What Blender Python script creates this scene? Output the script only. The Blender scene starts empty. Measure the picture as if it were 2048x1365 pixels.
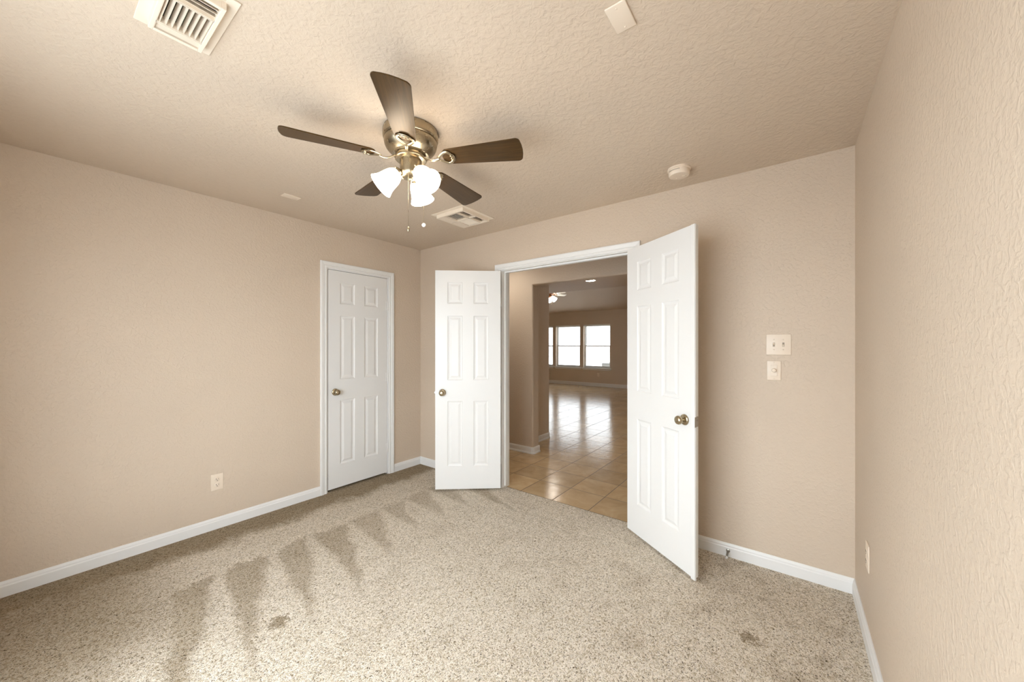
import bpy, bmesh, math, random
from mathutils import Vector, Matrix
random.seed(7)
PI = math.pi
S = bpy.context.scene
COL = S.collection

# ------------------------------------------------------------------ camera, sky, exposure
F_PX, YAW = 735.22, math.radians(37.165)
CAM = Vector((3.3758, -2.7198, 1.3533))
cd = bpy.data.cameras.new('camera'); cam = bpy.data.objects.new('camera', cd); COL.objects.link(cam)
cam.location = CAM; cam.rotation_euler = (PI/2, 0, YAW)
cd.sensor_width = 36.0; cd.lens = 36.0*F_PX/2048.0
cd.shift_y = 8.42/2048.0; cd.clip_start = 0.01; cd.clip_end = 200
S.camera = cam

S.view_settings.view_transform = 'Standard'
S.view_settings.look = 'None'
S.view_settings.gamma = 1.0
S.view_settings.use_curve_mapping = False
S.view_settings.exposure = -0.24
S.cycles.use_denoising = True
S.cycles.max_bounces = 10
S.cycles.diffuse_bounces = 6
S.cycles.sample_clamp_indirect = 6.0
S.cycles.caustics_reflective = False
S.cycles.caustics_refractive = False

SKY_NEAR, SKY_FAR = 14.0, 5.5      # overcast, made brighter on the bedroom's window side to lift its light
w = bpy.data.worlds.new('overcast_sky'); S.world = w; w.use_nodes = True
bg = w.node_tree.nodes['Background']
bg.inputs[0].default_value = (0.90, 0.955, 1.0, 1); _t = w.node_tree
_tc = _t.nodes.new('ShaderNodeTexCoord'); _sx = _t.nodes.new('ShaderNodeSeparateXYZ'); _mr = _t.nodes.new('ShaderNodeMapRange')
_mr.interpolation_type = 'SMOOTHSTEP'
for _k, _v in (('From Min', -0.35), ('From Max', 0.35), ('To Min', SKY_NEAR), ('To Max', SKY_FAR)): _mr.inputs[_k].default_value = _v
_t.links.new(_tc.outputs['Generated'], _sx.inputs[0]); _t.links.new(_sx.outputs[1], _mr.inputs[0]); _g = _t.nodes.new('ShaderNodeMapRange'); _g.interpolation_type = 'SMOOTHSTEP'          # below the horizon: dim ground
for _k, _v in (('From Min', -0.10), ('From Max', 0.02), ('To Min', 0.62), ('To Max', 1.0)): _g.inputs[_k].default_value = _v
_m = _t.nodes.new('ShaderNodeMath'); _m.operation = 'MULTIPLY'
_t.links.new(_sx.outputs[2], _g.inputs[0]); _t.links.new(_mr.outputs[0], _m.inputs[0]); _t.links.new(_g.outputs[0], _m.inputs[1]); _t.links.new(_m.outputs[0], bg.inputs[1])

def portal(name, loc, rot, sx, sy):
    ld = bpy.data.lights.new(name, 'AREA'); ld.shape = 'RECTANGLE'; ld.size = sx; ld.size_y = sy
    ld.cycles.is_portal = True
    o = bpy.data.objects.new(name, ld); o.location = loc; o.rotation_euler = rot; COL.objects.link(o)

# room numbers (metres; the corner of the left and back walls is the origin, the room runs to -y)
W, H, REAR = 3.655, 2.44, -3.08
TH = 0.115
ZT = -0.010                       # top of the tiles beyond the doors
YA = 1.103                        # face of the hall's far wall
YF = 8.65                         # window wall of the living room
RWIN = (1.10, 3.25, 0.35, 2.10)   # rear window x0,x1,z0,z1
FWIN = [(-4.36, -3.415), (-3.285, -2.340), (-2.212, -1.266)]
FZ0, FZ1 = 0.60, 2.045
portal('daylight_rear', ((RWIN[0]+RWIN[1])/2, REAR-0.10, (RWIN[2]+RWIN[3])/2), (PI/2, 0, 0), RWIN[1]-RWIN[0], RWIN[3]-RWIN[2])
bpy.data.objects['daylight_rear'].rotation_euler = (-PI/2, 0, 0)
bpy.data.objects['daylight_rear'].rotation_euler = (PI/2, 0, PI)
for i, (a, b) in enumerate(FWIN):
    portal('daylight_living', ((a+b)/2, YF+0.13, (FZ0+FZ1)/2), (PI/2, 0, 0), b-a, FZ1-FZ0)

# ------------------------------------------------------------------ materials
class NT:
    def __init__(s, name):
        s.m = bpy.data.materials.new(name); s.m.use_nodes = True
        s.t = s.m.node_tree; s.p = s.t.nodes['Principled BSDF']; s.out = s.t.nodes['Material Output']
    def n(s, typ, **kw):
        o = s.t.nodes.new(typ)
        for k, v in kw.items():
            if k.startswith('i_'):
                key = k[2:]
                o.inputs[int(key) if key.isdigit() else key.replace('_', ' ')].default_value = v
            else: setattr(o, k, v)
        return o
    def l(s, a, ai, b, bi):
        s.t.links.new(a.outputs[ai], b.inputs[bi])
    def math(s, op, a, b=None):
        o = s.n('ShaderNodeMath', operation=op)
        for i, x in enumerate((a, b)):
            if x is None: continue
            if isinstance(x, tuple): s.l(x[0], x[1], o, i)
            else: o.inputs[i].default_value = x
        return (o, 0)
    def ramp(s, src, stops, interp='LINEAR'):
        r = s.n('ShaderNodeValToRGB'); r.color_ramp.interpolation = interp
        e = r.color_ramp.elements
        while len(e) < len(stops): e.new(0.5)
        for k, (p, c) in enumerate(stops):
            e[k].position = p; e[k].color = c if len(c) == 4 else (*c, 1)
        s.l(src[0], src[1], r, 0); return (r, 0)
    def bump(s, src, strength, dist, normal=None):
        b = s.n('ShaderNodeBump'); b.inputs['Strength'].default_value = strength; b.inputs['Distance'].default_value = dist
        s.l(src[0], src[1], b, 'Height')
        if normal: s.l(normal[0], normal[1], b, 'Normal')
        return (b, 0)

def plain(name, col, rough=0.5, metal=0.0, spec=0.5, emit=None, estr=0.0, coat=0.0):
    k = NT(name); p = k.p
    p.inputs['Base Color'].default_value = (*col, 1); p.inputs['Roughness'].default_value = rough
    p.inputs['Metallic'].default_value = metal; p.inputs['Specular IOR Level'].default_value = spec
    if coat: p.inputs['Coat Weight'].default_value = coat; p.inputs['Coat Roughness'].default_value = 0.1
    if emit: p.inputs['Emission Color'].default_value = (*emit, 1); p.inputs['Emission Strength'].default_value = estr
    # a trace of unevenness in the finish
    g = k.n('ShaderNodeTexCoord'); n = k.n('ShaderNodeTexNoise', i_Scale=35.0, i_Detail=2.0)
    k.l(g, 'Object', n, 'Vector')
    r = k.n('ShaderNodeMapRange'); r.inputs['To Min'].default_value = max(0.02, rough-0.03); r.inputs['To Max'].default_value = min(1, rough+0.03)
    k.l(n, 0, r, 0); k.l(r, 0, p, 'Roughness')
    return k.m

def plaster(name, col, strength, kind):
    """painted texture-sprayed drywall; kind 'peel' = fine splatter, 'trowel' = drawn ridges"""
    k = NT(name); p = k.p
    p.inputs['Roughness'].default_value = 0.55; p.inputs['Specular IOR Level'].default_value = 0.35
    g = k.n('ShaderNodeNewGeometry')
    n1 = k.n('ShaderNodeTexNoise', i_Scale=95.0, i_Detail=3.0, i_Roughness=0.55, i_Distortion=0.4)
    k.l(g, 'Position', n1, 'Vector')
    n2 = k.n('ShaderNodeTexNoise', i_Scale=58.0, i_Detail=2.0, i_Distortion=0.5)
    k.l(g, 'Position', n2, 'Vector')
    if kind == 'trowel':
        n3 = k.n('ShaderNodeTexNoise', i_Scale=40.0, i_Detail=3.0, i_Roughness=0.55, i_Distortion=0.5)
        k.l(g, 'Position', n3, 'Vector')
        rid = k.ramp((n3, 0), [(0.38, (0, 0, 0)), (0.62, (1, 1, 1))])
        h = k.math('ADD', k.math('MULTIPLY', rid, 0.80), k.math('MULTIPLY', (n1, 0), 0.55))
    else:
        rid = k.ramp((n2, 0), [(0.46, (0, 0, 0)), (0.64, (1, 1, 1))])
        h = k.math('ADD', k.math('MULTIPLY', rid, 0.62), k.math('MULTIPLY', (n1, 0), 0.60))
    b = k.bump(h, strength, 0.004)
    k.l(b[0], 0, p, 'Normal')
    nb = k.n('ShaderNodeTexNoise', i_Scale=1.3, i_Detail=2.0); k.l(g, 'Position', nb, 'Vector')
    c = k.ramp((nb, 0), [(0.3, tuple(x*0.975 for x in col)), (0.7, tuple(min(1, x*1.02) for x in col))])
    k.l(c[0], 0, p, 'Base Color')
    return k.m

WALLC = (0.620, 0.520, 0.418)
M = {}
M['wall'] = plaster('beige_wall_paint', WALLC, 0.40, 'peel')
M['ceil'] = plaster('beige_ceiling_paint', WALLC, 0.42, 'trowel')
M['trim'] = plain('white_trim_paint', (0.80, 0.805, 0.805), 0.34)
M['door'] = plain('white_door_paint', (0.775, 0.78, 0.78), 0.32)
M['brass'] = plain('antique_brass', (0.45, 0.385, 0.27), 0.26, 1.0)
M['steel'] = plain('satin_steel', (0.45, 0.44, 0.42), 0.32, 1.0)
M['nickel'] = plain('brushed_champagne_metal', (0.43, 0.365, 0.26), 0.28, 1.0)
M['ivory'] = plain('ivory_plastic', (0.78, 0.675, 0.56), 0.35)
M['vent'] = plain('cream_enamel', (0.78, 0.69, 0.58), 0.42)
M['slot'] = plain('dark_slot', (0.03, 0.026, 0.022), 0.7)
M['shadowgap'] = plain('painted_duct_shade', (0.02, 0.018, 0.015), 0.9)  # near-black colour standing in for shade inside the vents
M['rubber'] = plain('white_rubber', (0.75, 0.75, 0.74), 0.6)
M['bronze'] = plain('oiled_bronze', (0.16, 0.07, 0.035), 0.35, 0.8)
M['maple'] = plain('pale_fan_blade', (0.74, 0.69, 0.60), 0.4)
M['vinyl'] = plain('white_vinyl', (0.80, 0.80, 0.78), 0.35)
M['fence'] = plain('whitewashed_boards', (0.75, 0.74, 0.72), 0.8)
M['patio'] = plain('pale_concrete', (0.66, 0.64, 0.61), 0.9)
M['unit'] = plain('grey_sheet_metal', (0.13, 0.13, 0.125), 0.6)
M['lens'] = plain('lit_diffuser', (0.9, 0.9, 0.9), 0.4, emit=(1, 0.93, 0.82), estr=170.0)

def wood():
    k = NT('dark_walnut'); p = k.p
    g = k.n('ShaderNodeTexCoord'); mp = k.n('ShaderNodeMapping'); mp.inputs['Scale'].default_value = (2.2, 34.0, 34.0)
    k.l(g, 'Object', mp, 'Vector')
    n = k.n('ShaderNodeTexNoise', i_Scale=2.4, i_Detail=5.0, i_Roughness=0.6, i_Distortion=0.5); k.l(mp, 'Vector', n, 'Vector')
    c = k.ramp((n, 0), [(0.25, (0.026, 0.0125, 0.0035)), (0.5, (0.050, 0.025, 0.0075)), (0.75, (0.080, 0.042, 0.014))])
    k.l(c[0], 0, p, 'Base Color'); p.inputs['Roughness'].default_value = 0.33; p.inputs['Specular IOR Level'].default_value = 0.45
    p.inputs['Specular Tint'].default_value = (1.0, 0.80, 0.56, 1)     # warm lamp colour put into the highlights
    return k.m
M['wood'] = wood()

def shade_glass(name, strength, stops=((1.0, 0.72, 0.45), (1.0, 0.87, 0.70), (1.0, 0.89, 0.74))):
    k = NT(name); p = k.p
    p.inputs['Base Color'].default_value = (0.95, 0.93, 0.9, 1); p.inputs['Roughness'].default_value = 0.25
    # frosted bell lit from within: hottest mid-bell, warmer at the neck
    g = k.n('ShaderNodeTexCoord'); sx = k.n('ShaderNodeSeparateXYZ'); k.l(g, 'Object', sx, 0)
    c = k.ramp((sx, 2), [(0.0, stops[0]), (0.035, stops[1]), (0.12, stops[2])])
    k.l(c[0], 0, p, 'Emission Color'); p.inputs['Emission Strength'].default_value = strength
    return k.m
M['shade'] = shade_glass('frosted_bell_glass', 15.0)
M['shade_far'] = shade_glass('frosted_bell_glass_far', 34.0, ((1.0, 0.80, 0.60), (1.0, 0.92, 0.82), (1.0, 0.93, 0.84)))

def pane():
    k = NT('clear_pane')
    k.t.nodes.remove(k.p)
    tr = k.n('ShaderNodeBsdfTransparent'); gl = k.n('ShaderNodeBsdfGlossy', i_Roughness=0.02); mx = k.n('ShaderNodeMixShader', i_0=0.05)
    tr.inputs[0].default_value = (0.97, 0.98, 0.98, 1)
    k.l(tr, 0, mx, 1); k.l(gl, 0, mx, 2); k.l(mx, 0, k.out, 0)
    return k.m
M['pane'] = pane()

def tile():
    k = NT('glazed_tan_tile'); p = k.p
    g = k.n('ShaderNodeNewGeometry'); sx = k.n('ShaderNodeSeparateXYZ'); k.l(g, 'Position', sx, 0)
    P = 0.3425
    def cell(out, off):
        a = k.math('DIVIDE', k.math('SUBTRACT', (sx, out), off), P)
        fr = k.math('FRACT', a)
        d = k.math('SUBTRACT', 0.5, k.math('ABSOLUTE', k.math('SUBTRACT', fr, 0.5)))   # distance to the joint, in tiles
        return k.math('FLOOR', a), k.math('MULTIPLY', d, P)
    ix, dx = cell(0, 1.020-10*P); iy, dy = cell(1, 0.070-10*P)
    d = k.math('MINIMUM', dx, dy)
    joint = k.n('ShaderNodeMapRange'); joint.inputs['From Min'].default_value = 0.0020; joint.inputs['From Max'].default_value = 0.0042; joint.interpolation_type = 'SMOOTHSTEP'
    k.l(d[0], 0, joint, 0)
    cmb = k.n('ShaderNodeCombineXYZ'); k.l(ix[0], 0, cmb, 0); k.l(iy[0], 0, cmb, 1)
    wn = k.n('ShaderNodeTexWhiteNoise'); k.l(cmb, 0, wn, 0)
    vm = k.n('ShaderNodeVectorMath', operation='ADD'); sc = k.n('ShaderNodeVectorMath', operation='SCALE'); sc.inputs['Scale'].default_value = 7.0
    k.l(wn, 'Color', sc, 0); k.l(g, 'Position', vm, 0); k.l(sc, 0, vm, 1)
    n = k.n('ShaderNodeTexNoise', i_Scale=5.5, i_Detail=5.0, i_Roughness=0.6, i_Distortion=0.8); k.l(vm, 0, n, 'Vector')
    c = k.ramp((n, 0), [(0.25, (0.46, 0.315, 0.165)), (0.55, (0.56, 0.405, 0.235)), (0.8, (0.64, 0.49, 0.31))])
    br = k.n('ShaderNodeMixRGB', blend_type='MULTIPLY'); br.inputs[0].default_value = 1.0; k.l(c[0], 0, br, 1)
    tint = k.ramp((wn, 0), [(0, (0.88, 0.88, 0.88)), (1, (1.06, 1.05, 1.03))]); k.l(tint[0], 0, br, 2)
    mix = k.n('ShaderNodeMixRGB'); mix.inputs[1].default_value = (0.11, 0.072, 0.038, 1)
    k.l(joint, 0, mix, 0); k.l(br, 0, mix, 2); k.l(mix, 0, p, 'Base Color')
    rr = k.n('ShaderNodeMapRange'); rr.inputs['To Min'].default_value = 0.7; rr.inputs['To Max'].default_value = 0.17; k.l(joint, 0, rr, 0); k.l(rr, 0, p, 'Roughness')
    n2 = k.n('ShaderNodeTexNoise', i_Scale=16.0, i_Detail=3.0, i_Distortion=0.6); k.l(vm, 0, n2, 'Vector')
    h = k.math('ADD', k.math('MULTIPLY', (joint, 0), 0.55), k.math('MULTIPLY', (n2, 0), 0.6))
    b = k.bump(h, 0.50, 0.004); k.l(b[0], 0, p, 'Normal')
    p.inputs['Specular IOR Level'].default_value = 0.55
    return k.m
M['tile'] = tile()

def carpet():
    k = NT('flecked_beige_carpet'); p = k.p
    g = k.n('ShaderNodeNewGeometry'); sx = k.n('ShaderNodeSeparateXYZ'); k.l(g, 'Position', sx, 0)
    # twisted yarn ends: each cell one tuft, some spun from darker yarn
    nd = k.n('ShaderNodeTexNoise', i_Scale=60.0, i_Detail=2.0); k.l(g, 'Position', nd, 'Vector')
    sc = k.n('ShaderNodeVectorMath', operation='SCALE'); sc.inputs['Scale'].default_value = 0.016; k.l(nd, 'Color', sc, 0)
    ad = k.n('ShaderNodeVectorMath', operation='ADD'); k.l(g, 'Position', ad, 0); k.l(sc, 0, ad, 1)
    mp = k.n('ShaderNodeMapping'); mp.inputs['Scale'].default_value = (1.0, 0.80, 1.0); mp.inputs['Rotation'].default_value = (0, 0, 0.6); k.l(ad, 0, mp, 'Vector')
    v = k.n('ShaderNodeTexVoronoi', i_Scale=200.0); k.l(mp, 0, v, 'Vector')
    v2 = k.n('ShaderNodeTexVoronoi', i_Scale=200.0, feature='DISTANCE_TO_EDGE'); k.l(mp, 0, v2, 'Vector')
    sep = k.n('ShaderNodeSeparateColor'); k.l(v, 'Color', sep, 0)
    yarn0 = k.ramp((sep, 0), [(0.0, (0.42, 0.345, 0.24)), (0.15, (0.62, 0.53, 0.40)), (0.5, (0.78, 0.70, 0.592)), (1.0, (0.90, 0.83, 0.735))])
    nk = k.n('ShaderNodeTexNoise', i_Scale=180.0, i_Detail=2.0, i_Roughness=0.5, i_Distortion=1.4); k.l(mp, 0, nk, 'Vector')
    fl = k.ramp((nk, 0), [(0.36, (1, 1, 1)), (0.42, (0, 0, 0))])
    yarn_m = k.n('ShaderNodeMixRGB'); k.l(fl[0], 0, yarn_m, 0); k.l(yarn0[0], 0, yarn_m, 1); yarn_m.inputs[2].default_value = (0.095, 0.070, 0.040, 1)
    yarn = (yarn_m, 0)
    # brushed pile: the vacuum cleaner's strokes lay the pile one way or the other
    nw = k.n('ShaderNodeTexNoise', i_Scale=4.2, i_Detail=4.0, i_Roughness=0.65); k.l(g, 'Position', nw, 'Vector')
    nf = k.n('ShaderNodeTexNoise', i_Scale=38.0, i_Detail=4.0, i_Roughness=0.85); k.l(g, 'Position', nf, 'Vector')
    wob = k.math('MULTIPLY', k.math('SUBTRACT', (nw, 0), 0.5), 0.34)
    fuz = k.math('MULTIPLY', k.math('SUBTRACT', (nf, 0), 0.5), 0.20)
    X = k.math('ADD', k.math('ADD', (sx, 0), wob), fuz)
    Y = k.math('ADD', (sx, 1), k.math('MULTIPLY', wob, 0.5))
    def step(a, e0, e1):
        r = k.n('ShaderNodeMapRange'); r.interpolation_type = 'SMOOTHSTEP'; r.inputs['From Min'].default_value = e0; r.inputs['From Max'].default_value = e1
        k.l(a[0], a[1], r, 0); return (r, 0)
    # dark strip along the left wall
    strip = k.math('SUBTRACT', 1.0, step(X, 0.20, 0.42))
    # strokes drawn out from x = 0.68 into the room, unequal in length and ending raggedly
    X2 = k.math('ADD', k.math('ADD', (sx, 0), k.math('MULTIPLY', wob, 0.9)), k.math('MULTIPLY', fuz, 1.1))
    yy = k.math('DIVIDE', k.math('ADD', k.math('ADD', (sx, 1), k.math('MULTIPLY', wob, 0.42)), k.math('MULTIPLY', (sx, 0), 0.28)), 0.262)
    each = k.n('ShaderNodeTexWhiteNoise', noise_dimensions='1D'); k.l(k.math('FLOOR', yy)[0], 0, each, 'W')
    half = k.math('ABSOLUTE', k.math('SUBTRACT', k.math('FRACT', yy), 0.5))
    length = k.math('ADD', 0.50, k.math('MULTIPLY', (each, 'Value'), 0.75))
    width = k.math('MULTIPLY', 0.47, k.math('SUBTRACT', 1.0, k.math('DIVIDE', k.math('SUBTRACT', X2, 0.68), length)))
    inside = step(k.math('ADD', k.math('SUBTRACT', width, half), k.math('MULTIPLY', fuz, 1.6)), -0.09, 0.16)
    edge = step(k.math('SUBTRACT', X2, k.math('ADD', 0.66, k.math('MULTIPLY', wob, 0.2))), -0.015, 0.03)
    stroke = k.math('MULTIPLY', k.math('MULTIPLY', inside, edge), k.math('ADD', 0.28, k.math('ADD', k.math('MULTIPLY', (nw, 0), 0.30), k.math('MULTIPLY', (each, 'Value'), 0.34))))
    front = k.math('MULTIPLY', k.math('SUBTRACT', 1.0, step(Y, -2.55, -1.95)), k.math('SUBTRACT', 1.0, step(X, 0.85, 1.50)))  # near-left corner darkened: vignette painted in along with laid pile
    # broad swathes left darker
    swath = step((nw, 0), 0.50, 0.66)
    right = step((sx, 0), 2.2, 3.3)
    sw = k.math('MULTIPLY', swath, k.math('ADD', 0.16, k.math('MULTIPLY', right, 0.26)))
    near = k.math('SUBTRACT', 1.0, step((sx, 0), 0.2, 1.0))  # left side darkened by the same vignette and pile tone
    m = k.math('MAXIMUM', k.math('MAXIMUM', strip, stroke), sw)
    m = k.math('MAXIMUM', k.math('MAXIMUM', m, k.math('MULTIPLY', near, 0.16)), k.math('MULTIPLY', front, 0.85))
    # two trodden spots
    def spot(px, py, r):
        d = k.n('ShaderNodeVectorMath', operation='DISTANCE'); k.l(ad, 0, d, 0); d.inputs[1].default_value = (px, py, 0)
        return k.math('SUBTRACT', 1.0, step(k.math('ADD', (d, 'Value'), fuz), r*0.5, r))
    m = k.math('MAXIMUM', m, k.math('MULTIPLY', spot(3.235, -0.70, 0.05), 0.9))
    m = k.math('MAXIMUM', m, k.math('MULTIPLY', spot(1.39, -1.97, 0.06), 0.9))
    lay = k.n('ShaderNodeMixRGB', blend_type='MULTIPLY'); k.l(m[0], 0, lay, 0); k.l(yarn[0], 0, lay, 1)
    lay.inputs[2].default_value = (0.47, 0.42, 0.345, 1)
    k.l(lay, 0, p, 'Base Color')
    p.inputs['Roughness'].default_value = 0.95; p.inputs['Specular IOR Level'].default_value = 0.1
    h = k.math('ADD', step((v2, 'Distance'), 0.0, 0.5), k.math('MULTIPLY', (sep, 1), 0.35))
    b = k.bump(h, 0.65, 0.006); k.l(b[0], 0, p, 'Normal')
    return k.m
M['carpet'] = carpet()

# ------------------------------------------------------------------ mesh helpers
def link(o, parent=None):
    COL.objects.link(o)
    if parent is not None: o.parent = parent
    return o
def obj(name, bm, mat, parent=None, smooth=False, loc=None, angle=None):
    bmesh.ops.recalc_face_normals(bm, faces=bm.faces[:])
    me = bpy.data.meshes.new(name); bm.to_mesh(me); bm.free()
    me.materials.append(M[mat] if isinstance(mat, str) else mat)
    if smooth:
        me.polygons.foreach_set('use_smooth', [True]*len(me.polygons))
        if angle is not False:
            try: me.set_sharp_from_angle(angle=math.radians(angle or 38))
            except Exception: pass
    o = bpy.data.objects.new(name, me)
    if loc is not None: o.location = loc
    return link(o, parent)
def weighted(o):
    m = o.modifiers.new('weighted_normal', 'WEIGHTED_NORMAL'); m.keep_sharp = True; m.weight = 100
    return o
def empty(name, loc, rotz=0.0):
    o = bpy.data.objects.new(name, None); o.location = loc; o.rotation_euler = (0, 0, rotz); o.empty_display_size = 0.05
    return link(o)
def tag(o, label, cat, group=None, kind=None):
    o['label'] = label; o['category'] = cat
    if group: o['group'] = group
    if kind: o['kind'] = kind
    return o
def struct(o, label=None, cat=None):
    o['kind'] = 'structure'
    if label: o['label'] = label
    if cat: o['category'] = cat
    return o
def box(bm, a, b, mtx=None):
    (x0, y0, z0), (x1, y1, z1) = a, b
    v = [bm.verts.new(c) for c in ((x0,y0,z0),(x1,y0,z0),(x1,y1,z0),(x0,y1,z0),(x0,y0,z1),(x1,y0,z1),(x1,y1,z1),(x0,y1,z1))]
    f = [bm.faces.new([v[i] for i in q]) for q in ((0,3,2,1),(4,5,6,7),(0,1,5,4),(1,2,6,5),(2,3,7,6),(3,0,4,7))]
    if mtx is not None: bmesh.ops.transform(bm, matrix=mtx, verts=v)
    return v, f
def rbox(bm, a, b, r, seg=2, mtx=None):
    t = bmesh.new(); box(t, a, b)
    bmesh.ops.bevel(t, geom=t.edges[:], offset=r, segments=seg, profile=0.5, affect='EDGES')
    if mtx is not None: bmesh.ops.transform(t, matrix=mtx, verts=t.verts[:])
    add(bm, t)
def add(bm, t):
    me = bpy.data.meshes.new('tmp'); t.to_mesh(me); t.free(); bm.from_mesh(me); bpy.data.meshes.remove(me)
def lathe(bm, prof, n=32, mtx=None, cap=True):
    """prof: (r, z) from one end to the other; axis = z"""
    rings = []; vs = []
    for r, z in prof:
        if r < 1e-6:
            v = bm.verts.new((0, 0, z)); rings.append([v]); vs.append(v)
        else:
            ring = [bm.verts.new((r*math.cos(2*PI*i/n), r*math.sin(2*PI*i/n), z)) for i in range(n)]
            rings.append(ring); vs += ring
    for A, B in zip(rings, rings[1:]):
        if len(A) == 1 and len(B) == 1: continue
        for i in range(n):
            j = (i+1) % n
            if len(A) == 1: bm.faces.new((A[0], B[i], B[j]))
            elif len(B) == 1: bm.faces.new((A[i], A[j], B[0]))
            else: bm.faces.new((A[i], A[j], B[j], B[i]))
    if cap:
        for R in (rings[0], rings[-1]):
            if len(R) > 2: bm.faces.new(R)
    if mtx is not None: bmesh.ops.transform(bm, matrix=mtx, verts=vs)
def tube(bm, pts, rad, n=8, closed=False, flat=1.0, up=Vector((0, 0, 1))):
    pts = [Vector(p) for p in pts]; N = len(pts); rings = []
    rads = rad if isinstance(rad, (list, tuple)) else [rad]*N
    for i, p in enumerate(pts):
        a = pts[(i-1) % N] if (closed or i > 0) else p; b = pts[(i+1) % N] if (closed or i < N-1) else p
        t = (b-a).normalized(); s = t.cross(up)
        if s.length < 1e-4: s = t.cross(Vector((1, 0, 0)))
        s.normalize(); u = s.cross(t).normalized()
        rings.append([bm.verts.new(p + s*(rads[i]*math.cos(2*PI*k/n)) + u*(rads[i]*flat*math.sin(2*PI*k/n))) for k in range(n)])
    for i in range(N if closed else N-1):
        A, B = rings[i], rings[(i+1) % N]
        for k in range(n): bm.faces.new((A[k], A[(k+1) % n], B[(k+1) % n], B[k]))
    if not closed: bm.faces.new(rings[0][::-1]); bm.faces.new(rings[-1])
def sweep(bm, prof, path, nrm, mtx=None):
    """prof (w, t): w measured to the left of the travel direction inside the plane, t along nrm; mitred open path"""
    nrm = Vector(nrm); P = [Vector(p) for p in path]; rings = []
    for i, p in enumerate(P):
        d0 = (P[i]-P[i-1]).normalized() if i else None
        d1 = (P[i+1]-P[i]).normalized() if i < len(P)-1 else None
        s0 = nrm.cross(d0) if d0 is not None else None; s1 = nrm.cross(d1) if d1 is not None else None
        if s0 is None: s = s1
        elif s1 is None: s = s0
        else: s = (s0+s1)/(1+s0.dot(s1))
        rings.append([bm.verts.new(p + s*w_ + nrm*t_) for w_, t_ in prof])
    n = len(prof)
    for A, B in zip(rings, rings[1:]):
        for k in range(n-1): bm.faces.new((A[k], A[k+1], B[k+1], B[k]))
        bm.faces.new((A[n-1], A[0], B[0], B[n-1]))
    bm.faces.new(rings[0]); bm.faces.new(rings[-1][::-1])
def wall_rect(bm, axis, c0, c1, u0, u1, z0, z1, holes=()):
    """wall slab between c0..c1 on its thin axis, u along the wall, with rectangular holes (u0,u1,z0,z1)"""
    us = sorted({u0, u1, *[h[0] for h in holes], *[h[1] for h in holes]}); zs = sorted({z0, z1, *[h[2] for h in holes], *[h[3] for h in holes]})
    us = [u for u in us if u0 <= u <= u1]; zs = [z for z in zs if z0 <= z <= z1]
    for a, b in zip(us, us[1:]):
        for c, d in zip(zs, zs[1:]):
            mu, mz = (a+b)/2, (c+d)/2
            if any(h[0] < mu < h[1] and h[2] < mz < h[3] for h in holes): continue
            if axis == 'x': box(bm, (c0, a, c), (c1, b, d))
            else: box(bm, (a, c0, c), (b, c1, d))
def weld(bm):
    bmesh.ops.remove_doubles(bm, verts=bm.verts[:], dist=1e-5)
    seen = {}
    for f in bm.faces[:]:
        seen.setdefault(tuple(sorted(v.index for v in f.verts)), []).append(f)
    bm.verts.index_update()
    seen = {}
    for f in bm.faces[:]: seen.setdefault(tuple(sorted(v.index for v in f.verts)), []).append(f)
    kill = [f for fs in seen.values() if len(fs) > 1 for f in fs]
    if kill: bmesh.ops.delete(bm, geom=kill, context='FACES')

# ------------------------------------------------------------------ room shell
CL = (-1.072, -0.419, 0.0, 2.080)              # closet door opening: y0,y1,z0,z1
DR = (1.170, 2.446, -0.05, 2.082)              # double door rough opening: x0,x1,z0,z1

bm = bmesh.new(); box(bm, (0, REAR, -0.05), (W, 0.046, 0.0)); box(bm, (-0.62, CL[0]-.3, -0.05), (0, CL[1]+.25, 0.0))
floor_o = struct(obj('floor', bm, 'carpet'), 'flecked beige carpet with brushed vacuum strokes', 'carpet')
bm = bmesh.new(); box(bm, (-5.6, 0.046, -0.06), (5.0, YF+0.2, ZT))
struct(obj('floor_hall', bm, 'tile'), 'glossy tan square floor tiles beyond the open double doors', 'floor')
bm = bmesh.new(); box(bm, (-0.115, REAR-0.115, H), (W+0.4, 0.1, H+0.08))
struct(obj('ceiling', bm, 'ceil'), 'textured beige bedroom ceiling', 'ceiling')
bm = bmesh.new(); box(bm, (-5.6, 0.1, H), (5.0, 3.86, H+0.08))
struct(obj('ceiling_hall', bm, 'ceil'), 'flat hall ceiling beyond the open doors', 'ceiling')
bm = bmesh.new(); wall_rect(bm, 'x', -TH, 0, REAR-TH, TH, 0.0, H, [CL]); weld(bm)
struct(obj('wall_left', bm, 'wall'), 'long beige wall holding the closet door', 'wall')
bm = bmesh.new(); wall_rect(bm, 'y', 0, TH, 0.0, 5.0, -0.05, H, [DR]); weld(bm)
box(bm, (-5.6, 0, -0.05), (0.0, TH, H))
struct(obj('wall_back', bm, 'wall'), 'beige wall holding the white double doors', 'wall')
bm = bmesh.new(); box(bm, (W, REAR-TH, -0.02), (W+TH, 0.0, H))
struct(obj('wall_right', bm, 'wall'), 'close textured beige wall beside the camera', 'wall')
bm = bmesh.new(); wall_rect(bm, 'y', REAR-TH, REAR, -TH, W+TH, -0.02, H, [RWIN]); weld(bm)
struct(obj('wall_rear', bm, 'wall'), 'window wall behind the camera', 'wall')
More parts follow.
